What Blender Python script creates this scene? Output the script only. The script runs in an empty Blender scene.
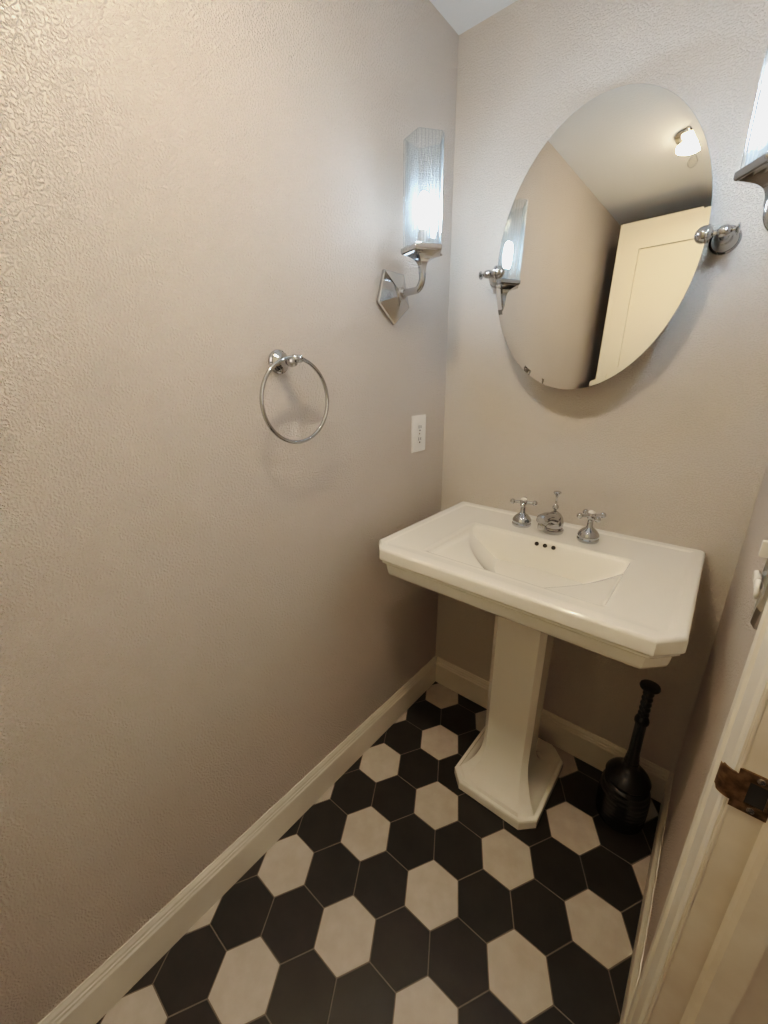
import bpy, bmesh, math, random
from mathutils import Vector, Matrix
random.seed(3)
scene = bpy.context.scene
C = scene.collection
PI = math.pi

# ------------------------------------------------------------------ dimensions
W, H = 0.977, 2.45            # room width, ceiling height
YR = -2.75                    # rear wall
XH = 2.1                      # far side of the hallway
JY, HY = -0.878, -1.735       # door opening between the jambs
DH = 2.355                     # door height

# ------------------------------------------------------------------ materials
def mat(name, color, rough=0.5, metal=0.0, **kw):
    m = bpy.data.materials.new(name); m.use_nodes = True
    b = m.node_tree.nodes['Principled BSDF']
    b.inputs['Base Color'].default_value = (*color, 1)
    b.inputs['Roughness'].default_value = rough
    b.inputs['Metallic'].default_value = metal
    for k, v in kw.items():
        b.inputs[k.replace('_', ' ')].default_value = v
    return m

def noise_color(m, c1, c2, scale, detail=3, lo=0.35, hi=0.65):
    nt = m.node_tree; b = nt.nodes['Principled BSDF']
    tc = nt.nodes.new('ShaderNodeTexCoord'); n = nt.nodes.new('ShaderNodeTexNoise')
    n.inputs['Scale'].default_value = scale; n.inputs['Detail'].default_value = detail
    r = nt.nodes.new('ShaderNodeValToRGB')
    r.color_ramp.elements[0].position = lo; r.color_ramp.elements[0].color = (*c1, 1)
    r.color_ramp.elements[1].position = hi; r.color_ramp.elements[1].color = (*c2, 1)
    nt.links.new(tc.outputs['Object'], n.inputs['Vector'])
    nt.links.new(n.outputs['Fac'], r.inputs['Fac'])
    nt.links.new(r.outputs['Color'], b.inputs['Base Color'])
    return n

def bump(m, scale, strength, dist, detail=2, ramp=None):
    nt = m.node_tree; b = nt.nodes['Principled BSDF']
    tc = nt.nodes.new('ShaderNodeTexCoord'); n = nt.nodes.new('ShaderNodeTexNoise')
    n.inputs['Scale'].default_value = scale; n.inputs['Detail'].default_value = detail
    n.inputs['Roughness'].default_value = 0.45
    nt.links.new(tc.outputs['Object'], n.inputs['Vector'])
    src = n.outputs['Fac']
    if ramp:
        r = nt.nodes.new('ShaderNodeMapRange'); r.interpolation_type = 'SMOOTHSTEP'
        r.inputs['From Min'].default_value = ramp[0]; r.inputs['From Max'].default_value = ramp[1]
        nt.links.new(src, r.inputs['Value']); src = r.outputs['Result']
    bp = nt.nodes.new('ShaderNodeBump')
    bp.inputs['Strength'].default_value = strength; bp.inputs['Distance'].default_value = dist
    nt.links.new(src, bp.inputs['Height']); nt.links.new(bp.outputs['Normal'], b.inputs['Normal'])

M = {}
M['wall'] = mat('wall_paint', (.62, .57, .52), .6)
noise_color(M['wall'], (.62, .538, .468), (.66, .578, .508), 1.7)
bump(M['wall'], 225, 1.0, .0042, 1.4, (.42, .66))
M['wall_back'] = mat('wall_paint_smooth', (.62, .57, .52), .6)
noise_color(M['wall_back'], (.60, .535, .468), (.64, .575, .508), 1.7)
bump(M['wall_back'], 235, .8, .0022, 2.0, (.44, .64))
M['ceiling'] = mat('ceiling_paint', (.84, .85, .84), .8)
bump(M['ceiling'], 120, .25, .0015, 2, (.4, .7))
M['trim'] = mat('trim_paint', (.78, .72, .62), .35)
noise_color(M['trim'], (.75, .69, .59), (.80, .74, .64), 9)
M['jamb'] = mat('jamb_paint', (.66, .58, .48), .42)
noise_color(M['jamb'], (.60, .52, .42), (.68, .60, .50), 14, 5)
bump(M['jamb'], 60, .2, .001, 4)
M['door'] = mat('door_paint', (.82, .73, .54), .38)
M['tile_black'] = mat('tile_charcoal', (.025, .022, .019), .42)
noise_color(M['tile_black'], (.0125, .0100, .0075), (.020, .0165, .013), 14, 6)
bump(M['tile_black'], 60, .08, .0006, 4)
M['tile_white'] = mat('tile_white', (.60, .55, .49), .42)
noise_color(M['tile_white'], (.47, .415, .36), (.54, .485, .43), 20, 6)
M['grout'] = mat('grout', (.17, .145, .12), .85)
M['chrome'] = mat('chrome', (.50, .51, .53), .06, 1.0)
M['satin'] = mat('satin_chrome', (.62, .61, .59), .28, 1.0)
M['nickel'] = mat('nickel', (.55, .52, .48), .14, 1.0)
M['mirror'] = mat('mirror_silver', (.80, .79, .75), .0, 1.0)
M['mirror_edge'] = mat('mirror_edge', (.35, .42, .40), .12, .3)
M['mirror_back'] = mat('mirror_back', (.10, .09, .08), .6)
M['porcelain'] = mat('porcelain', (.94, .905, .82), .10, 0, Coat_Weight=.6, Coat_Roughness=.03)
M['dark'] = mat('dark_hole', (.01, .009, .008), .6)
M['plastic'] = mat('white_plastic', (.82, .78, .71), .35)
M['black'] = mat('black_plastic', (.006, .0055, .005), .24)
M['brass'] = mat('aged_brass', (.20, .12, .055), .30, .85)
noise_color(M['brass'], (.10, .055, .025), (.34, .22, .11), 70, 4, .38, .66)
M['socket'] = mat('socket_white', (.8, .82, .84), .4)

def emit(name, col, s):
    m = bpy.data.materials.new(name); m.use_nodes = True; nt = m.node_tree
    nt.nodes.clear(); o = nt.nodes.new('ShaderNodeOutputMaterial'); e = nt.nodes.new('ShaderNodeEmission')
    e.inputs['Color'].default_value = (*col, 1); e.inputs['Strength'].default_value = s
    nt.links.new(e.outputs[0], o.inputs[0]); return m
def led(name, col, sgn, lo, hi):
    # invented one-sided glow: bulb emits less wallward, to spare the wall a hot spot
    m = emit(name, col, lo); nt = m.node_tree; e = [n for n in nt.nodes if n.type == 'EMISSION'][0]
    g_ = nt.nodes.new('ShaderNodeNewGeometry'); sx_ = nt.nodes.new('ShaderNodeSeparateXYZ'); mr = nt.nodes.new('ShaderNodeMapRange')
    nt.links.new(g_.outputs['Normal'], sx_.inputs[0]); nt.links.new(sx_.outputs[0], mr.inputs['Value'])
    mr.inputs['From Min'].default_value = -.35*sgn; mr.inputs['From Max'].default_value = sgn
    mr.inputs['To Min'].default_value = lo; mr.inputs['To Max'].default_value = hi
    nt.links.new(mr.outputs[0], e.inputs['Strength']); return m
M['bulb'] = led('sconce_bulb_a', (.66, .83, 1.0), 1, 17, 350)
M['bulb_r'] = led('sconce_bulb_b', (.66, .83, 1.0), -1, 17, 350)
M['warm'] = emit('ceiling_bulb', (1.0, .80, .56), 100)
_nt = M['warm'].node_tree; _e = [n for n in _nt.nodes if n.type == 'EMISSION'][0]   # no shade: emission is made stronger on the underside to lift sink and floor
_g = _nt.nodes.new('ShaderNodeNewGeometry'); _s = _nt.nodes.new('ShaderNodeSeparateXYZ'); _m = _nt.nodes.new('ShaderNodeMapRange')
_nt.links.new(_g.outputs['Normal'], _s.inputs[0]); _nt.links.new(_s.outputs[2], _m.inputs['Value'])
_m.inputs['From Min'].default_value = -.05; _m.inputs['From Max'].default_value = -1
_m.inputs['To Min'].default_value = 50; _m.inputs['To Max'].default_value = 480
_nt.links.new(_m.outputs[0], _e.inputs['Strength'])

def ribbed_glass(name, tint, edge=.55):
    # clear pressed glass: light passes, rib flanks turn milky and reflective
    m = bpy.data.materials.new(name); m.use_nodes = True; nt = m.node_tree; nt.nodes.clear()
    o = nt.nodes.new('ShaderNodeOutputMaterial')
    lw = nt.nodes.new('ShaderNodeLayerWeight'); lw.inputs['Blend'].default_value = .35
    tr = nt.nodes.new('ShaderNodeBsdfTransparent'); tr.inputs[0].default_value = (*tint, 1)
    gl = nt.nodes.new('ShaderNodeBsdfGlossy'); gl.inputs['Roughness'].default_value = .08
    gl.inputs['Color'].default_value = (.9, .97, 1, 1)
    tl = nt.nodes.new('ShaderNodeBsdfTranslucent'); tl.inputs['Color'].default_value = (.30, .36, .40, 1)
    mx = nt.nodes.new('ShaderNodeMixShader'); mx.inputs[0].default_value = .45
    m2 = nt.nodes.new('ShaderNodeMixShader')
    mr = nt.nodes.new('ShaderNodeMapRange')
    mr.inputs['From Min'].default_value = .10; mr.inputs['From Max'].default_value = .80
    mr.inputs['To Min'].default_value = .05; mr.inputs['To Max'].default_value = edge
    L = nt.links.new
    L(lw.outputs['Facing'], mr.inputs['Value'])
    L(gl.outputs[0], mx.inputs[1]); L(tl.outputs[0], mx.inputs[2])
    L(mr.outputs['Result'], m2.inputs[0]); L(tr.outputs[0], m2.inputs[1]); L(mx.outputs[0], m2.inputs[2])
    L(m2.outputs[0], o.inputs[0])
    return m
M['glass'] = ribbed_glass('ribbed_glass', (.97, .99, 1.0), .66)
M['clear'] = ribbed_glass('clear_glass', (1, .98, .95), .45)

# ------------------------------------------------------------------ helpers
def obj(name, bm, m, parent=None, smooth=None, loc=None):
    me = bpy.data.meshes.new(name)
    bmesh.ops.recalc_face_normals(bm, faces=bm.faces[:]) if not getattr(bm, 'keep', False) else None
    bm.to_mesh(me); bm.free()
    for mm in (m if isinstance(m, (list, tuple)) else [m]):
        me.materials.append(mm)
    if smooth is not None:
        for p in me.polygons: p.use_smooth = True
        me.set_sharp_from_angle(angle=math.radians(smooth))
    o = bpy.data.objects.new(name, me); C.objects.link(o)
    if parent: o.parent = parent
    if loc: o.location = loc
    return o

def thing(name, label, cat, loc=(0, 0, 0), group=None):
    o = bpy.data.objects.new(name, None); C.objects.link(o)
    o.empty_display_size = .05; o.location = loc
    o['label'] = label; o['category'] = cat
    if group: o['group'] = group
    return o

def tag(o, label, cat, group=None):
    o['label'] = label; o['category'] = cat
    if group: o['group'] = group
    return o

def struct(name, bm, m, smooth=None, parent=None):
    o = obj(name, bm, m, parent, smooth); o['kind'] = 'structure'; return o

def box(bm, x0, x1, y0, y1, z0, z1):
    vs = [bm.verts.new(p) for p in ((x0,y0,z0),(x1,y0,z0),(x1,y1,z0),(x0,y1,z0),(x0,y0,z1),(x1,y0,z1),(x1,y1,z1),(x0,y1,z1))]
    for f in ((0,3,2,1),(4,5,6,7),(0,1,5,4),(1,2,6,5),(2,3,7,6),(3,0,4,7)):
        bm.faces.new([vs[i] for i in f])
    return bm

def bx(*a):
    return box(bmesh.new(), *a)

def bev(bm, w, seg=2):
    bmesh.ops.bevel(bm, geom=bm.edges[:], offset=w, segments=seg, affect='EDGES', profile=.6)
    return bm

def lathe(bm, prof, axis_p=(0,0,0), axis='Z', n=40, caps=True):
    """prof: list of (radius, height) along the axis"""
    A = {'Z': Matrix.Identity(3), 'X': Matrix(((0,0,1),(0,1,0),(-1,0,0))), '-X': Matrix(((0,0,-1),(0,1,0),(1,0,0))),
         '-Y': Matrix(((1,0,0),(0,0,-1),(0,1,0))), '-Z': Matrix(((1,0,0),(0,-1,0),(0,0,-1)))}[axis] if isinstance(axis, str) else axis
    P = Vector(axis_p); rings = []
    for r, h in prof:
        rings.append([bm.verts.new(P + A @ Vector((r*math.cos(2*PI*k/n), r*math.sin(2*PI*k/n), h))) for k in range(n)])
    for a, b in zip(rings, rings[1:]):
        for k in range(n):
            bm.faces.new((a[k], a[(k+1)%n], b[(k+1)%n], b[k]))
    if caps:
        bm.faces.new(list(reversed(rings[0]))); bm.faces.new(rings[-1])
    return bm

def sphere(bm, c, r, n=24, s=(1,1,1)):
    g = bmesh.ops.create_uvsphere(bm, u_segments=n, v_segments=n//2+2, radius=r)
    for v in g['verts']:
        v.co = Vector((v.co.x*s[0]+c[0], v.co.y*s[1]+c[1], v.co.z*s[2]+c[2]))
    return bm

def tube(bm, pts, rad, n=16, closed=False):
    pts = [Vector(p) for p in pts]
    rad = rad if isinstance(rad, (list, tuple)) else [rad]*len(pts)
    N = len(pts); rings = []; up = None
    for i, p in enumerate(pts):
        if closed: t = pts[(i+1)%N] - pts[i-1]
        else: t = pts[min(i+1, N-1)] - pts[max(i-1, 0)]
        t.normalize()
        if up is None:
            up = Vector((0,0,1)) if abs(t.z) < .9 else Vector((0,1,0))
        s = t.cross(up).normalized(); up = s.cross(t).normalized()
        rings.append([bm.verts.new(p + rad[i]*(math.cos(2*PI*k/n)*s + math.sin(2*PI*k/n)*up)) for k in range(n)])
    m = N if closed else N-1
    for i in range(m):
        a, b = rings[i], rings[(i+1)%N]
        for k in range(n):
            bm.faces.new((a[k], a[(k+1)%n], b[(k+1)%n], b[k]))
    if not closed:
        bm.faces.new(list(reversed(rings[0]))); bm.faces.new(rings[-1])
    return bm

def loops(bm, ls, cap0=True, cap1=True):
    """bridge a list of equally long closed loops"""
    R = [[bm.verts.new(p) for p in l] for l in ls]
    n = len(R[0])
    for a, b in zip(R, R[1:]):
        for k in range(n):
            bm.faces.new((a[k], a[(k+1)%n], b[(k+1)%n], b[k]))
    if cap0: bm.faces.new(list(reversed(R[0])))
    if cap1: bm.faces.new(R[-1])
    return bm

def sweep(bm, prof, path, inward):
    """prof (off, z) swept on a straight wall path; path=(p0,p1), inward=unit 2D vector off the wall"""
    rings = []
    for p in path:
        rings.append([bm.verts.new((p[0]+inward[0]*o, p[1]+inward[1]*o, z)) for o, z in prof])
    n = len(prof)
    for k in range(n):
        bm.faces.new((rings[0][k], rings[0][(k+1)%n], rings[1][(k+1)%n], rings[1][k]))
    bm.faces.new(rings[0]); bm.faces.new(list(reversed(rings[1])))
    return bm

# ------------------------------------------------------------------ room shell
T = .10
struct('wall_left', bx(-T, 0, YR-T, T, -.02, H+T), M['wall'])
struct('wall_back', bx(0, W, 0, T, -.02, H+T), M['wall_back'])
struct('wall_rear', bx(0, W, YR-T, YR, -.02, H+T), M['wall'])
bm = bmesh.new()
box(bm, W, W+.115, JY+.02, T, -.02, H+T)
box(bm, W, W+.115, YR-T, HY-.02, -.02, H+T)
box(bm, W, W+.115, HY-.02, JY+.02, DH+.03, H+T)
struct('wall_right', bm, M['wall'])
bm = bmesh.new()
box(bm, XH, XH+T, YR-T, T, -.02, H+T)
box(bm, W+.115, XH, 0, T, -.02, H+T)
box(bm, W+.115, XH, YR-T, YR, -.02, H+T)
struct('wall_hall', bm, M['wall'])
struct('ceiling', bx(0, XH, YR, 0, H, H+T), M['ceiling'])

# floor: grout bed with honeycomb tiles, white at every third cell
a = .1524; s = a/math.sqrt(3); th = .5259; ox, oy = .3512, -.5249
bm = bmesh.new()
g = .0013
for j in range(-26, 26):
    for i in range(-30, 30):
        lx, ly = i*a + j*a/2, j*1.5*s
        cx = lx*math.cos(th)-ly*math.sin(th)+ox; cy = lx*math.sin(th)+ly*math.cos(th)+oy
        if not (-.1 < cx < XH+.1 and YR-.1 < cy < .1): continue
        lo, hi = [], []
        for k in range(6):
            an = th + PI/2 + k*PI/3
            r0 = s - g*1.1547; r1 = r0 - .0012
            lo.append(bm.verts.new((cx+r0*math.cos(an), cy+r0*math.sin(an), -.0012)))
            hi.append(bm.verts.new((cx+r1*math.cos(an), cy+r1*math.sin(an), 0)))
        mi = 1 if (i-j) % 3 == 0 else 0
        f = bm.faces.new(hi); f.material_index = mi
        for k in range(6):
            f = bm.faces.new((lo[k], lo[(k+1)%6], hi[(k+1)%6], hi[k])); f.material_index = mi
for co, no in (((0,0,0),(-1,0,0)), ((XH,0,0),(1,0,0)), ((0,0,0),(0,1,0)), ((0,YR,0),(0,-1,0))):
    bmesh.ops.bisect_plane(bm, geom=bm.verts[:]+bm.edges[:]+bm.faces[:], plane_co=co, plane_no=no, clear_outer=True)
n0 = len(bm.faces)
old = set(bm.faces)
box(bm, 0, XH, YR, 0, -.04, -.0011)
for f in bm.faces:
    if f not in old: f.material_index = 2
struct('floor', bm, [M['tile_black'], M['tile_white'], M['grout']])

# baseboards
BP = [(0,0),(.0125,0),(.0125,.104),(.0095,.110),(.0095,.117),(.0072,.1205),(.0072,.128),(.0045,.135),(.003,.141),(0,.141)]
struct('baseboard_left', sweep(bmesh.new(), BP, ((0,YR),(0,0)), (1,0)), M['trim'])
struct('baseboard_back', sweep(bmesh.new(), BP, ((0.0125,0),(W-.0125,0)), (0,-1)), M['trim'])
struct('baseboard_right', sweep(bmesh.new(), BP, ((W,0),(W,-.784)), (-1,0)), M['trim'])
struct('baseboard_rear', sweep(bmesh.new(), BP, ((0.0125,YR),(W-.0125,YR)), (0,1)), M['trim'])

# door casing (room side), as a mitred frame round the opening
CP = [(0,0),(0,.0165),(.010,.0180),(.022,.0165),(.026,.0125),(.040,.0120),(.066,.0095),(.072,.0060),(.080,.0085),(.087,.0070),(.087,0)]  # (from outer edge, thickness)
def casing(bm, x, sgn):
    y0, y1, zt = -.785, HY-.09, DH+.09
    def ring(c, o):
        # c: corner index along the frame; o: inward offset
        return [(y0-o, 0), (y0-o, zt-o), (y1+o, zt-o), (y1+o, 0)][c]
    R = []
    for c in range(4):
        R.append([bm.verts.new((x+sgn*t, ring(c, o)[0], ring(c, o)[1])) for o, t in CP])
    n = len(CP)
    for A_, B_ in zip(R, R[1:]):
        for k in range(n):
            bm.faces.new((A_[k], A_[(k+1)%n], B_[(k+1)%n], B_[k]))
    bm.faces.new(R[0]); bm.faces.new(R[-1])
    return bm
struct('trim_1', casing(bmesh.new(), W, -1), M['trim'])
struct('trim_2', casing(bmesh.new(), W+.115, 1), M['trim'])
# jamb with its stop
bm = bmesh.new()
box(bm, W-.0015, W+.1165, JY, JY+.02, 0, DH+.03)
box(bm, W-.0015, W+.1165, HY-.02, HY, 0, DH+.03)
box(bm, W-.0015, W+.1165, HY, JY, DH+.006, DH+.03)
def stop(bm, pts, z0, z1):
    a_ = [bm.verts.new((x, y, z0)) for x, y in pts]; b_ = [bm.verts.new((x, y, z1)) for x, y in pts]
    n = len(pts)
    for k in range(n): bm.faces.new((a_[k], a_[(k+1)%n], b_[(k+1)%n], b_[k]))
    bm.faces.new(list(reversed(a_))); bm.faces.new(b_)
SX = W+.030
stop(bm, [(SX, JY), (SX+.004, JY-.007), (SX+.010, JY-.012), (SX+.040, JY-.012), (SX+.040, JY)], 0, DH+.006)
stop(bm, [(SX, HY), (SX+.004, HY+.007), (SX+.010, HY+.012), (SX+.040, HY+.012), (SX+.040, HY)], 0, DH+.006)
random.seed(11)
zz = [i*.03 for i in range(int(DH/.03))]
tube(bm, [(W-.0035+random.uniform(-.0006,.0006), JY+.0010+random.uniform(-.0005,.0003), z) for z in zz], [.0020+random.uniform(-.0005,.0006) for z in zz], 8)
struct('trim_3', bm, M['jamb'])

# strike plate on the jamb: plate with a curved lip and a latch hole box
sp = thing('strike_plate', 'aged brass strike plate screwed to the painted door jamb', 'strike plate', (W+.012, JY, .975))
bm = bmesh.new()
def ring_rect(y, e, x0, x1, z0, z1): return [(x0-e, y, z0-e), (x1+e, y, z0-e), (x1+e, y, z1+e), (x0-e, y, z1+e)]
ox_, oz_ = -.004, 0
px0, px1, pz0, pz1 = -.016, .020, -.030, .030
hx0, hx1, hz0, hz1 = -.004, .0140, -.0165, .0165
loops(bm, [[(px0,0,pz0),(px1,0,pz0),(px1,0,pz1),(px0,0,pz1)], [(px0,-.0022,pz0),(px1,-.0022,pz0),(px1,-.0022,pz1),(px0,-.0022,pz1)],
           [(hx0,-.0022,hz0),(hx1,-.0022,hz0),(hx1,-.0022,hz1),(hx0,-.0022,hz1)], [(hx0,-.0004,hz0),(hx1,-.0004,hz0),(hx1,-.0004,hz1),(hx0,-.0004,hz1)]])
obj('plate', bm, M['brass'], sp)
bm = bmesh.new()
P_ = []
for k in range(9):
    an = k/8*1.25
    P_.append((-.016 - .017*math.sin(an), -.0012 + .017*(1-math.cos(an))))
prev = None
for x, y in P_:
    w = .021 if x > -.03 else .017
    cur = [bm.verts.new((x, y+.0012-.0022, -w)), bm.verts.new((x, y+.0012-.0022, w)), bm.verts.new((x+.0006, y+.0012, w)), bm.verts.new((x+.0006, y+.0012, -w))]
    if prev:
        for k in range(4): bm.faces.new((prev[k], prev[(k+1)%4], cur[(k+1)%4], cur[k]))
    else: bm.faces.new(cur)
    prev = cur
bm.faces.new(list(reversed(prev)))
lip = obj('strike_lip', bm, M['brass'], sp, 40)
obj('latch_hole', bx(-.0038, .0138, -.0009, -.0003, -.0163, .0163), M['dark'], sp)
for z in (-.0235, .0235):
    bm = bmesh.new(); lathe(bm, [(.0042,.0022),(.0038,.0032),(.0015,.0034)], (.004,0,z), '-Y', 16)
    obj('screw', bm, M['nickel'], sp, 30)

# ------------------------------------------------------------------ door, swung open into the room
dy0, dy1 = -1.705, -1.665      # back and front face
dx0, dx1 = .095, W-.012
d = bpy.data.objects.new('door_1', None); C.objects.link(d); d['kind'] = 'structure'; d.location = (dx1, dy1, 0)
def panel_door(bm):
    X0, X1, Z0, Z1 = dx0-dx1, 0, .012, DH-.004
    st = .112; rails = [(Z0+.2, 1.04), (1.18, Z1-.14)]
    th_ = dy1-dy0
    def face(y, inn):
        # frame pieces around two sunk panels
        xs = [X0, X0+st, X1-st, X1]
        zs = [Z0, rails[0][0], rails[0][1], rails[1][0], rails[1][1], Z1]
        V_ = {(i, j): bm.verts.new((xs[i], y, zs[j])) for i in range(4) for j in range(6)}
        for i in range(3):
            for j in range(5):
                if i == 1 and j in (1, 3):
                    q = [V_[(1,j)], V_[(2,j)], V_[(2,j+1)], V_[(1,j+1)]]
                    a0 = [bm.verts.new((v.co.x+(.0015 if k in (0,3) else -.0015), y+inn*.011, v.co.z+(.0015 if k<2 else -.0015))) for k, v in enumerate(q)]
                    for k in range(4): bm.faces.new((q[k], q[(k+1)%4], a0[(k+1)%4], a0[k]))
                    bm.faces.new(a0)
                else:
                    bm.faces.new((V_[(i,j)], V_[(i+1,j)], V_[(i+1,j+1)], V_[(i,j+1)]))
        return V_
    A_ = face(0, -1); B_ = face(-th_, 1)
    per = [(i,0) for i in range(4)] + [(3,j) for j in range(1,6)] + [(i,5) for i in (2,1,0)] + [(0,j) for j in (4,3,2,1)]
    for k in range(len(per)):
        p, q = per[k], per[(k+1)%len(per)]
        bm.faces.new((A_[p], A_[q], B_[q], B_[p]))
    return bm
obj('panel', panel_door(bmesh.new()), M['door'], d)
bm = bmesh.new()
for sgn, y in ((1, 0), (-1, dy0-dy1)):
    prof = [(.030,0),(.030,.004),(.012,.008),(.010,.030),(.022,.038),(.028,.050),(.022,.062),(.008,.065)]
    Ax = Matrix(((1,0,0),(0,0,sgn),(0,1,0)))
    lathe(bm, prof, (dx0-dx1+.065, y, .975), Ax, 28)
obj('door_knob', bm, M['nickel'], d, 35)

# ------------------------------------------------------------------ pedestal sink
sx, X0, X1, YF = .5015, .099, .905, -.579
sink = thing('pedestal_sink', 'white porcelain rectangular pedestal sink with clipped corners against the back wall', 'sink', (sx, -.25, 0))
SO = Vector((sx, -.25, 0))
def octo(ins, z, cx_=.047, cy_=.050, xo=0, lift=0):
    x0, x1, y0, y1 = X0+ins, X1-ins, YF+ins, -.0015-max(0, xo)
    c1, c2 = cx_-ins*.3, cy_-ins*.35
    P = [(x0, y0+c2), (x0+c1, y0), (x1-c1, y0), (x1, y0+c2), (x1, y1), (x1, y1), (x0, y1), (x0, y1)]
    P[4] = (x1, y1-.004); P[5] = (x1-.004, y1); P[6] = (x0+.004, y1); P[7] = (x0, y1-.004)
    return [(x-SO.x, y-SO.y, z if not lift or k > 3 else lift) for k, (x, y) in enumerate(P)]
ZT = .9585
bx0, bx1, by0, by1 = .262, .746, -.498, -.198   # basin opening
def rect8(e, z):
    x0, x1, y0, y1 = bx0-e, bx1+e, by0-e, by1+e; c = .010
    P = [(x0, y0+c), (x0+c, y0), (x1-c, y0), (x1, y0+c), (x1, y1-c), (x1-c, y1), (x0+c, y1), (x0, y1-c)]
    return [(x-SO.x, y-SO.y, z) for x, y in P]
bm = bmesh.new()
L = [octo(.11, .855, .03, .04), octo(.045, .857), octo(.032, .860), octo(.025, .866), octo(.0215, .876), octo(.0175, .9010),
     octo(.0240, .9052), octo(.0240, .9072), octo(.0085, .9080), octo(.0068, .9105), octo(.0068, .9145), octo(.0085, .9165), octo(.0180, .9170), octo(.0180, .9192), octo(.0020, .9200), octo(0, .9235), octo(0, .9500), octo(.0012, .9540), octo(.0040, .9572), octo(.0080, ZT),
     octo(.026, ZT, .030, .032, xo=.02), octo(.029, ZT-.0009, .028, .030, xo=.023, lift=ZT-.0001), octo(.035, ZT-.0034, .026, .028, xo=.029, lift=ZT-.0003), octo(.038, ZT-.0038, .026, .028, xo=.032, lift=ZT-.0005),
     rect8(.020, ZT-.0038), rect8(.014, ZT-.0030), rect8(.008, ZT-.0030), rect8(.003, ZT-.0045), rect8(.0, ZT-.009), rect8(-.001, ZT-.014)]
loops(bm, L, True, False)
o_ = obj('basin_top', bm, M['porcelain'], sink, 35); o_.modifiers.new('wn', 'WEIGHTED_NORMAL').keep_sharp = True
# bowl height field
NX, NY = 120, 84
bm = bmesh.new(); V_ = []
e0 = .0012
def depth(x, y):
    u = (x-(bx0+bx1)/2)/((bx1-bx0)/2); v = (by1-y)/(by1-by0)          # v 0 at back, 1 at front
    u = max(-1, min(1, u)); v = max(0, min(1, v))
    rim = min(1, min(1-abs(u), 1)*18) ; rim2 = min(1, (1-v)*14)
    sh = .010 + .030*(1-abs(u))*1.1 + .012*(1-v)
    sh *= (rim*(2-rim))**.6*(rim2*(2-rim2))**.6
    ee = (abs(u)**1.22 + (max(0, v-.02)/.90)**1.7)**.72
    bowl = 0
    if ee < 1:
        bowl = .112*(1-ee**1.5)**.95
    bk = min(1, v/.075); bk = bk*bk*(3-2*bk)
    return .010 + (sh + bowl)*bk
for j in range(NY+1):
    row = []
    for i in range(NX+1):
        # denser rows near the back wall of the bowl
        tv = (j/NY)**1.4
        y = by1+e0 - (by1-by0+2*e0)*tv
        x = bx0-e0 + (bx1-bx0+2*e0)*i/NX
        row.append(bm.verts.new((x-SO.x, y-SO.y, ZT-depth(x, y))))
    V_.append(row)
for j in range(NY):
    for i in range(NX):
        bm.faces.new((V_[j][i], V_[j][i+1], V_[j+1][i+1], V_[j+1][i]))
obj('bowl', bm, M['porcelain'], sink, 60)
# overflow holes on the sloping back of the bowl
for k, x in enumerate((.488, .514, .540)):
    bm = bmesh.new()
    yy = -.2075
    lathe(bm, [(.0066, 0), (.0066, .0028), (.0058, .0034), (.001, .0034)], (x-SO.x, yy-SO.y+.001, .9400), Matrix(((1,0,0),(0,.35,-.94),(0,.94,.35))), 20)
    obj('overflow_hole', bm, M['dark'], sink)
bm = bmesh.new()
lathe(bm, [(.020,0),(.020,.003),(.014,.0045),(.012,.003),(.003,.0028)], (.504-SO.x, -.295-SO.y, ZT-.150), 'Z', 28)
obj('drain', bm, M['chrome'], sink, 35)
# pedestal column
def col8(hx, yf, yb, c, z, cx=.497):
    P = [(cx-hx, yf+c), (cx-hx+c, yf), (cx+hx-c, yf), (cx+hx, yf+c), (cx+hx, yb-c), (cx+hx-c, yb), (cx-hx+c, yb), (cx-hx, yb-c)]
    return [(x-SO.x, y-SO.y, z) for x, y in P]
bm = bmesh.new()
L = [col8(.155, -.424, -.060, .044, .0008), col8(.157, -.426, -.060, .044, .004), col8(.157, -.426, -.060, .044, .033), col8(.1545, -.4235, -.060, .043, .0375), col8(.150, -.419, -.060, .041, .0388),
     col8(.144, -.413, -.061, .040, .0382), col8(.1415, -.4105, -.061, .039, .0405), col8(.1375, -.4065, -.062, .038, .049)]
for t in [i/14 for i in range(1, 15)]:
    k = (1-t)**2.7
    L.append(col8(.083+(.1355-.083)*k, -.338-(.4045-.338)*k, -.235+(.235-.064)*k, .017+(.036-.017)*k, .047+.165*t, .503-.006*k))
for t in [i/10 for i in range(1, 11)]:
    L.append(col8(.083+.001*t, -.338-.006*t, -.235, .017, .212+.48*t, .503+.004*t))
for t in [i/12 for i in range(1, 13)]:
    k = t**4
    L.append(col8(.084+.035*k, -.344-.04*k, -.235, .017+.01*k, .692+.166*t, .507))
loops(bm, L)
o_ = obj('pedestal', bm, M['porcelain'], sink, 26); o_.modifiers.new('wn', 'WEIGHTED_NORMAL').keep_sharp = True

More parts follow.
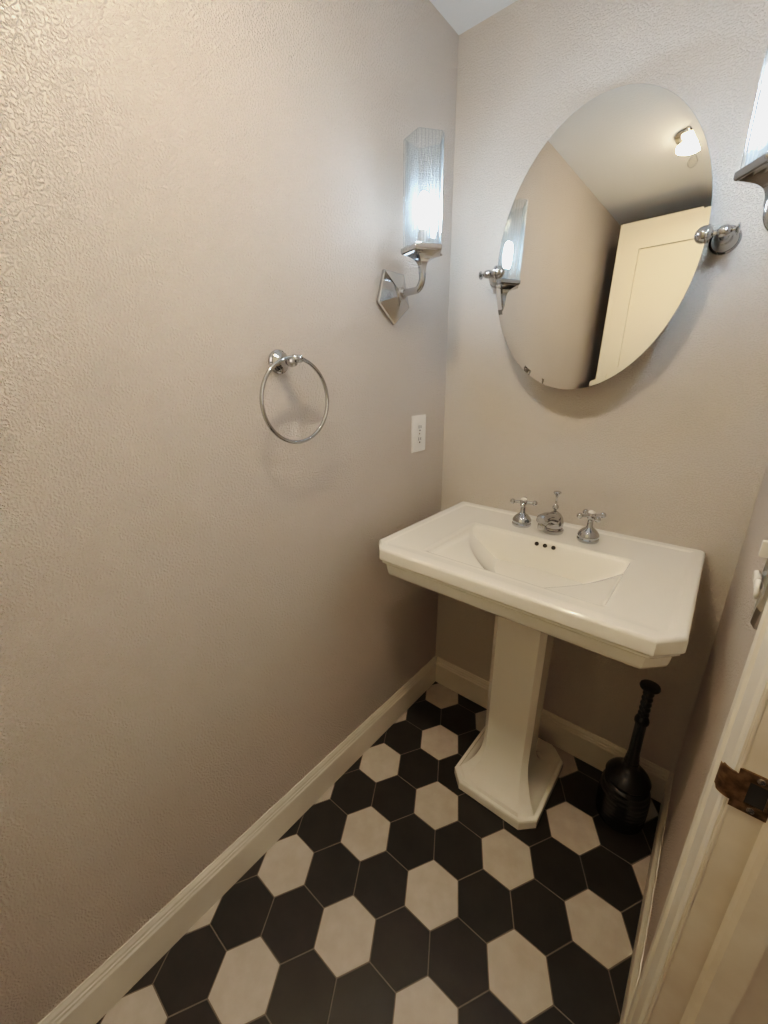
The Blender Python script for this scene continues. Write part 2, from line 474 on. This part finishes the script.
# ------------------------------------------------------------------ taps
FZ = ZT-.0038
def cross_handle(x, y, rot, label):
    t = thing('tap_handle', label, 'tap', (x, y, FZ), 'cross handles of the basin tap')
    bm = bmesh.new()
    lathe(bm, [(.030,0),(.0320,.003),(.0320,.009),(.0290,.012),(.0290,.017),(.0315,.019),(.0305,.024),(.0255,.032),(.0185,.039),(.0125,.043),(.0100,.046)], n=40)
    obj('escutcheon', bm, M['chrome'], t, 40)
    bm = bmesh.new()
    lathe(bm, [(.0105,.0445),(.0085,.050),(.0080,.070),(.0110,.073),(.0120,.080),(.0120,.089),(.0095,.093)], n=28)
    obj('stem', bm, M['chrome'], t, 40)
    for k in range(4):
        an = rot + k*PI/2; dx, dy = math.cos(an), math.sin(an)
        bm = bmesh.new()
        tube(bm, [(dx*r, dy*r, .0835) for r in (.009,.014,.020,.027,.033)], [.0066,.0056,.0050,.0054,.0062], 14)
        sphere(bm, (dx*.036, dy*.036, .0835), .0092, 16)
        obj('handle_arm', bm, M['chrome'], t, 50)
    bm = bmesh.new(); lathe(bm, [(.0100,.0925),(.0095,.096),(.0055,.0985),(.001,.099)], n=24)
    obj('index_cap', bm, M['plastic'], t, 40)
    return t
cross_handle(.397, -.112, .30, 'chrome cross handle nearer the left wall, on the sink deck')
cross_handle(.613, -.118, .72, 'chrome cross handle right of the spout on the sink deck')
sp = thing('faucet_spout', 'short chrome spout with tall lift rod in the middle of the sink deck', 'faucet', (.503, -.110, FZ))
bm = bmesh.new()
lathe(bm, [(.031,0),(.033,.003),(.033,.011),(.030,.013),(.029,.018)], n=40)
obj('escutcheon', bm, M['chrome'], sp, 40)
bm = bmesh.new()
lathe(bm, [(.0270,.017),(.0300,.026),(.0300,.038),(.0265,.052),(.0190,.064),(.0115,.070),(.007,.073)], n=36)
obj('body', bm, M['chrome'], sp, 40)
bm = bmesh.new()
pts, rad = [], []
for k in range(15):
    t = k/14
    pts.append((-.022*t, -.006-.066*t, .044 + .014*math.sin(t*PI*.8) - .003*t))
    rad.append((.0240 - .0035*math.sin(min(1, t*1.6)*PI/2)) * (1 if t < .86 else math.sqrt(max(.03, 1-((t-.86)/.145)**2))))
tube(bm, pts, rad, 28)
obj('spout', bm, M['chrome'], sp, 40)
bm = bmesh.new()
lathe(bm, [(.0105,0),(.0135,.001),(.0135,.013),(.012,.020)], (-.018, -.058, .024), 'Z', 24)
obj('aerator', bm, M['chrome'], sp, 40)
bm = bmesh.new()
lathe(bm, [(.005,.070),(.005,.076),(.0085,.078),(.0100,.084),(.0085,.090),(.0045,.093),(.0030,.099),(.0030,.116),(.0045,.120),(.0060,.125),(.0115,.131),(.0125,.1345),(.010,.137),(.002,.1375)], (-.003,.008,0), n=24)
obj('lift_rod', bm, M['chrome'], sp, 40)

# ------------------------------------------------------------------ plunger in its holder
PL = thing('toilet_plunger', 'black plastic plunger standing in the corner right of the pedestal', 'plunger', (.857, -.150, 0))
bm = bmesh.new()
prof = [(.054,.001),(.068,.001),(.072,.006),(.0735,.020)]
z = .02
for k in range(9):                                   # bellows rings
    zc = .028 + k*.0175
    R_ = .0755 - .00019*(k-3)**2*1.0 if k < 6 else .0755 - .0017 - .0016*(k-5)**2
    prof += [(R_-.0014, zc-.006), (R_, zc), (R_-.0014, zc+.006)]
prof += [(.0665,.180),(.0605,.191),(.052,.201),(.042,.210),(.032,.217),(.0235,.224),(.0225,.236),(.0215,.246)]
lathe(bm, prof, n=56)
obj('bellows_cup', bm, M['black'], PL, 60)
bm = bmesh.new()
prof = [(.0205,.244),(.0200,.262),(.0175,.268),(.0185,.274),(.0165,.282),(.0160,.330),(.0158,.402),(.0200,.411),(.0205,.418),(.0190,.425),(.0160,.432)]
for k in range(5):
    zc = .442 + k*.0195
    prof += [(.0128, zc-.006), (.0155, zc), (.0152, zc+.005), (.0128, zc+.011)]
prof += [(.0135,.535),(.018,.540),(.0265,.543),(.0280,.547),(.0265,.552),(.016,.5545),(.003,.555)]
lathe(bm, prof, n=40)
obj('handle', bm, M['black'], PL, 45)

# ------------------------------------------------------------------ towel ring
tr = thing('towel_ring', 'round chrome towel ring on the left wall', 'towel ring', (0, -.782, 1.487))
bm = bmesh.new()
lathe(bm, [(.028,.0001),(.029,.004),(.028,.007),(.024,.009),(.024,.012),(.019,.017),(.013,.022),(.010,.028),(.0085,.040),(.0095,.046),(.013,.050),(.0135,.056),(.012,.062),(.006,.066)], (0,0,0), 'X', 40)
obj('wall_post', bm, M['chrome'], tr, 40)
bm = bmesh.new()
sphere(bm, (.060, .006, .006), .0105, 20)
lathe(bm, [(.0075,-.010),(.0095,-.007),(.0095,.007),(.0075,.010)], (.060, .016, .006), Matrix(((0,0,0),(0,0,1),(0,1,0))) if False else Matrix(((1,0,0),(0,0,1),(0,-1,0))), 24)
obj('knuckle', bm, M['chrome'], tr, 40)
bm = bmesh.new()
tube(bm, [(.060, .002+.0995*math.sin(2*PI*k/96), -.091+.0995*math.cos(2*PI*k/96)) for k in range(96)], .0048, 16, True)
obj('ring', bm, M['chrome'], tr, 60)

# ------------------------------------------------------------------ outlet
ol = thing('wall_outlet', 'white duplex electrical outlet on the left wall near the corner', 'outlet', (0, -.181, 1.247))
bm = bx(.0005, .006, -.043, .043, -.067, .067)
bmesh.ops.bevel(bm, geom=[e for e in bm.edges if all(v.co.x > .003 for v in e.verts)], offset=.003, segments=2, affect='EDGES')
obj('cover_plate', bm, M['plastic'], ol, 30)
for zc in (.022, -.022):
    bm = bmesh.new()
    pts = []
    for k in range(24):
        an = 2*PI*k/24; pts.append((max(-.0155, min(.0155, .0185*math.cos(an))), .0165*math.sin(an)))
    loops(bm, [[(.0055, y, zc+z) for y, z in pts], [(.0078, y, zc+z) for y, z in pts]])
    r = obj('receptacle', bm, M['plastic'], ol, 30)
    bm = bmesh.new()
    box(bm, .0076, .0081, -.0078, -.0046, zc-.003, zc+.009)
    box(bm, .0076, .0081, .0046, .0078, zc-.002, zc+.008)
    lathe(bm, [(.0034,0),(.0034,.0005)], (.0076, 0, zc-.0098), 'X', 14)
    obj('slots', bm, M['dark'], r)
bm = bmesh.new(); lathe(bm, [(.0030,0),(.0030,.0012),(.001,.0014)], (.0058,0,0), 'X', 16)
obj('screw', bm, M['nickel'], ol, 30)

# ------------------------------------------------------------------ oval mirror
tl = -.0286
yw = -.0270
mc = Vector((.4880, -.0870, 1.7637)); ma, mb = .2656, .3560
mi = thing('oval_mirror', 'tall oval mirror held by two chrome brackets on the back wall', 'mirror', (mc.x, 0, mc.z))
def ell(e, dpt, n=128):
    out = []
    for k in range(n):
        an = 2*PI*k/n; x = (ma-e)*math.cos(an); z = (mb-e)*math.sin(an)
        lx, ly, lz = x, dpt*math.cos(tl) - z*math.sin(tl), z*math.cos(tl)
        out.append((lx*math.cos(yw) - ly*math.sin(yw), mc.y + lx*math.sin(yw) + ly*math.cos(yw), lz))
    return out
bm = bmesh.new()
inner = [bm.verts.new(p) for p in ell(.014, 0)]; outer = [bm.verts.new(p) for p in ell(.0004, .00045)]
bm.faces.new(inner)
n = len(inner)
for k in range(n): bm.faces.new((inner[k], outer[k], outer[(k+1)%n], inner[(k+1)%n]))
obj('mirror_glass', bm, M['mirror'], mi)
bm = bmesh.new()
loops(bm, [ell(.0004, .0006), ell(0, .0010), ell(0, .0050), ell(.0006, .0054)], False, True)
obj('mirror_edge', bm, [M['mirror_edge']], mi)
bm = bmesh.new()
loops(bm, [ell(.020, .0056), ell(.020, .009)])
obj('backing', bm, M['mirror_back'], mi)
for sgn in (-1, 1):
    xe = sgn*.2960; z0 = -.005
    ye = mc.y + math.sin(yw)*sgn*ma + .002           # depth of the mirror edge on this side
    bm = bmesh.new()
    lathe(bm, [(.031,.0002),(.032,.004),(.031,.008),(.0275,.010),(.027,.014),(.0255,.022),(.021,.032),(.015,.040),(.0115,.044),(.0095,.052),(.0085,-ye-.010)], (xe, 0, z0), '-Y', 36)
    br = obj('wall_bracket', bm, M['chrome'], mi, 40)
    bm = bmesh.new()
    Ax = Matrix(((0,0,-sgn),(0,1,0),(sgn,0,0)))
    lathe(bm, [(.0035,-.030),(.0120,-.028),(.0125,-.0255),(.0105,-.024),(.0045,-.021),(.0042,-.016),(.0095,-.0125),(.0125,-.005),(.0125,.004),(.0095,.010),(.0060,.013),(.0060,.020),(.0100,.023)], (xe, ye, z0), Matrix(((0,0,-sgn),(0,1,0),(1,0,0))), 28)
    obj('pivot', bm, M['chrome'], br, 45)
    bm = bmesh.new()
    sphere(bm, (sgn*(ma-.006), ye-.003, z0), .0185, 28, (1.0, .9, 1))
    lathe(bm, [(.0188,-.0030),(.0198,-.0015),(.0198,.0015),(.0188,.0030)], (sgn*(ma+.001), ye-.003, z0), Matrix(((0,0,1),(0,1,0),(1,0,0))), 28)
    obj('ball_clamp', bm, M['chrome'], br, 50)

# ------------------------------------------------------------------ sconces
def pent(R, z, cx, cy, rib=0, n=1, a0=0, sgn=1):
    vs = [(R*math.cos(a0+2*PI*k/5), R*math.sin(a0+2*PI*k/5)) for k in range(5)]
    out = []
    for k in range(5):
        (x0, y0), (x1, y1) = vs[k], vs[(k+1)%5]
        L_ = math.hypot(x1-x0, y1-y0); nx, ny = (y1-y0)/L_, -(x1-x0)/L_
        for q in range(n):
            t = q/n
            h = rib*abs(math.sin(PI*t*7)) if rib else 0
            x, y = x0+(x1-x0)*t + nx*h, y0+(y1-y0)*t + ny*h
            out.append((cx + sgn*x, cy + y, z))
    return out
def sconce(wx, sgn, label):
    zc = 1.685; t = thing('wall_sconce', label, 'wall light', (wx, -.335, zc), 'fluted glass wall sconces')
    # pentagonal back plate, one corner down, faceted to the middle
    def pl(R, x): return [(sgn*x, R*math.sin(2*PI*k/5), -R*math.cos(2*PI*k/5)) for k in range(5)]
    bm = bmesh.new(); loops(bm, [pl(.079, .0006), pl(.081, .003), pl(.081, .011), pl(.078, .013), pl(.016, .036), pl(.014, .038)])
    obj('back_plate', bm, M['chrome'], t)
    bm = bmesh.new()
    Ax = 'X' if sgn > 0 else '-X'
    lathe(bm, [(.017,.034),(.018,.040),(.0165,.046),(.012,.050),(.009,.054)], (0,0,.004), Ax, 8)
    obj('knob', bm, M['chrome'], t)
    bm = bmesh.new()
    cx = .115
    path, rad = [], []
    for k in range(6): path.append((sgn*(.046+.045*k/5), 0, .004+.002*k/5)); rad.append(.0105-.001*k/5)
    for k in range(1, 10):
        an = k/9*PI/2; path.append((sgn*(.091+(cx-.091)*math.sin(an)), 0, .006+.034*(1-math.cos(an)))); rad.append(.0098)
    path.append((sgn*cx, 0, .052)); rad.append(.0105)
    tube(bm, path, rad, 20)
    obj('arm', bm, M['chrome'], t, 50)
    # flared five-sided cup and tray
    bm = bmesh.new(); L = []
    for k in range(12):
        u = k/11; L.append(pent(.012+.0475*u**2.6, .046+.050*u**.72, sgn*cx, 0, sgn=sgn))
    obj('cup', loops(bm, L), M['chrome'], t)
    bm = bmesh.new()
    z1 = 1.782-zc
    loops(bm, [pent(.0585, z1-.002, sgn*cx, 0, sgn=sgn), pent(.0625, z1, sgn*cx, 0, sgn=sgn), pent(.0637, z1+.003, sgn*cx, 0, sgn=sgn), pent(.0637, z1+.012, sgn*cx, 0, sgn=sgn),
               pent(.0617, z1+.0135, sgn*cx, 0, sgn=sgn), pent(.0607, z1+.0135, sgn*cx, 0, sgn=sgn), pent(.0600, z1+.006, sgn*cx, 0, sgn=sgn)])
    obj('tray', bm, M['chrome'], t)
    for k in (1, 4):
        an = 2*PI*k/5; bm = bmesh.new(); sphere(bm, (sgn*(cx+.067*math.cos(an)), .067*math.sin(an), z1+.005), .0035, 10)
        obj('set_screw', bm, M['nickel'], t, 60)
    # fluted glass
    z0, z2 = 1.7885-zc, 2.046-zc
    N = 56
    bm = bmesh.new()
    loops(bm, [pent(.0562, z0, sgn*cx, 0, .0034, N, sgn=sgn), pent(.0562, z2-.004, sgn*cx, 0, .0034, N, sgn=sgn), pent(.0555, z2, sgn*cx, 0, .0016, N, sgn=sgn),
               pent(.0525, z2, sgn*cx, 0, 0, N, sgn=sgn), pent(.0515, z2-.003, sgn*cx, 0, 0, N, sgn=sgn), pent(.0515, z0, sgn*cx, 0, 0, N, sgn=sgn)], False, False)
    obj('glass_shade', bm, M['glass'], t, 50)
    bm = bmesh.new()
    lathe(bm, [(.020,1.7885-zc),(.020,1.796-zc),(.0125,1.799-zc),(.0125,1.838-zc),(.010,1.840-zc)], (sgn*cx,0,0), 'Z', 24)
    obj('socket', bm, M['socket'], t, 40)
    bm = bmesh.new()
    lathe(bm, [(.009,1.8395-zc),(.0135,1.850-zc),(.0165,1.866-zc),(.0165,1.900-zc),(.0150,1.915-zc),(.010,1.925-zc),(.003,1.929-zc)], (sgn*cx,0,0), 'Z', 24)
    obj('light_bulb', bm, M['bulb'] if sgn > 0 else M['bulb_r'], t, 60)
sconce(0, 1, 'chrome sconce with ribbed glass shade on left wall near the corner')
sconce(W, -1, 'chrome sconce on right wall, cut off by the right edge of the photo')

# ------------------------------------------------------------------ ceiling light
cl = thing('ceiling_light', 'small warm glowing ceiling light with clear glass drops', 'ceiling light', (.470, -1.13, H))
bm = bmesh.new(); lathe(bm, [(.060,.0002),(.062,.006),(.056,.014),(.030,.022),(.024,.030)], n=40, axis='-Z')
obj('canopy', bm, M['nickel'], cl, 35)
bm = bmesh.new(); lathe(bm, [(.020,.028),(.038,.034),(.048,.044),(.046,.054),(.030,.062),(.008,.065)], n=32, axis='-Z')
obj('light_bulb', bm, M['warm'], cl, 60)
for k in range(2):
    an = PI/2 + PI*k; px, py = .105*math.cos(an), .105*math.sin(an)
    bm = bmesh.new()
    tube(bm, [(px*.4, py*.4, -.016), (px*.7, py*.7, -.012), (px*.95, py*.95, -.018), (px, py, -.030)], .0022, 8)
    dr = obj('drop_arm', bm, M['nickel'], cl, 60)
    bm = bmesh.new(); lathe(bm, [(.002,.028),(.008,.036),(.016,.050),(.020,.062),(.016,.074),(.006,.082),(.001,.084)], (px,py,0), '-Z', 8)
    obj('glass_drop', bm, M['clear'], dr)

# ------------------------------------------------------------------ ornate wall plate by the door
wp = thing('switch_plate', 'shiny ornate chrome switch plate on the right wall beside the door casing', 'switch plate', (W, -.668, 1.212))
def shield(k_, x):
    pts = [(0,-.128),(.014,-.092),(.034,-.074),(.046,-.060),(.044,-.030),(.050,0),(.044,.030),(.046,.060),(.034,.074),(.018,.086),(0,.108)]
    pts = pts + [(-y, z) for y, z in reversed(pts[1:-1])]
    return [(x, y*k_, z*k_) for y, z in pts]
bm = bmesh.new(); loops(bm, [shield(1, -.0002), shield(1.0, -.006), shield(.93, -.012), shield(.80, -.012), shield(.74, -.008)])
obj('plate', bm, M['satin'], wp)
for sy in (-1, 1):
    for zc in (-.060, .060):
        bm = bmesh.new()
        tube(bm, [(-.016-.003*math.sin(k/14*PI), sy*(.022-.018*math.cos(k/14*4.4)*(1-k/22)), zc+.018*math.sin(k/14*4.4)*(1-k/22)) for k in range(15)], [.0050-.0002*k for k in range(15)], 10)
        obj('scroll', bm, M['plastic'], wp, 60)
bm = bx(-.026, -.010, -.005, .005, -.012, .012); bev(bm, .002)
obj('toggle', bm, M['plastic'], wp, 30)

# ------------------------------------------------------------------ light, world, camera
def area(name, loc, rot, size, power, col):
    ld = bpy.data.lights.new(name, 'AREA'); ld.energy = power; ld.color = col; ld.shape = 'RECTANGLE'; ld.size = size[0]; ld.size_y = size[1]
    o = bpy.data.objects.new(name, ld); C.objects.link(o); o.location = loc; o.rotation_euler = rot; return o
area('hall_fill', (1.95, -1.35, 1.75), (0, math.radians(82), 0), (1.0, .8), 4, (1, .88, .74))  # added area fill in the unseen hallway, evens out the left wall

w = bpy.data.worlds.new('world'); scene.world = w; w.use_nodes = True
bg = w.node_tree.nodes['Background']; bg.inputs[0].default_value = (.9, .85, .8, 1); bg.inputs[1].default_value = .1

cd = bpy.data.cameras.new('camera'); cam = bpy.data.objects.new('camera', cd); C.objects.link(cam)
cd.sensor_fit = 'HORIZONTAL'; cd.sensor_width = 36; cd.lens = 36*402.8/768; cd.clip_start = .01
cam.location = (.8802, -1.4245, 1.4525); cam.rotation_euler = (1.2445, .0098, .6984)
scene.camera = cam

scene.view_settings.view_transform = 'Standard'
scene.view_settings.look = 'None'
scene.view_settings.exposure = 0.16
# phone-style tone curve: lifted middle tones, rolled-off highlights
vs = scene.view_settings; vs.use_curve_mapping = True
cm = vs.curve_mapping; cm.use_clip = True; cm.clip_max_x = 4; cm.clip_max_y = 1.2
cv = cm.curves[3]
cv.points[1].location = (4.0, 1.0)
for x_, y_ in ((.010, .009), (.030, .036), (.120, .180), (.250, .335), (.450, .505), (.75, .69), (1.3, .86), (2.4, .97)):
    cv.points.new(x_, y_)
for p_ in cv.points: p_.handle_type = 'AUTO_CLAMPED'
cm.extend = 'HORIZONTAL'
cm.update()
scene.cycles.denoising_prefilter = 'ACCURATE'
scene.cycles.denoising_input_passes = 'RGB_ALBEDO_NORMAL'
scene.cycles.max_bounces = 10
scene.cycles.diffuse_bounces = 5
scene.cycles.glossy_bounces = 5
scene.cycles.transparent_max_bounces = 24
scene.cycles.sample_clamp_indirect = 6
scene.cycles.caustics_reflective = False
scene.cycles.caustics_refractive = False
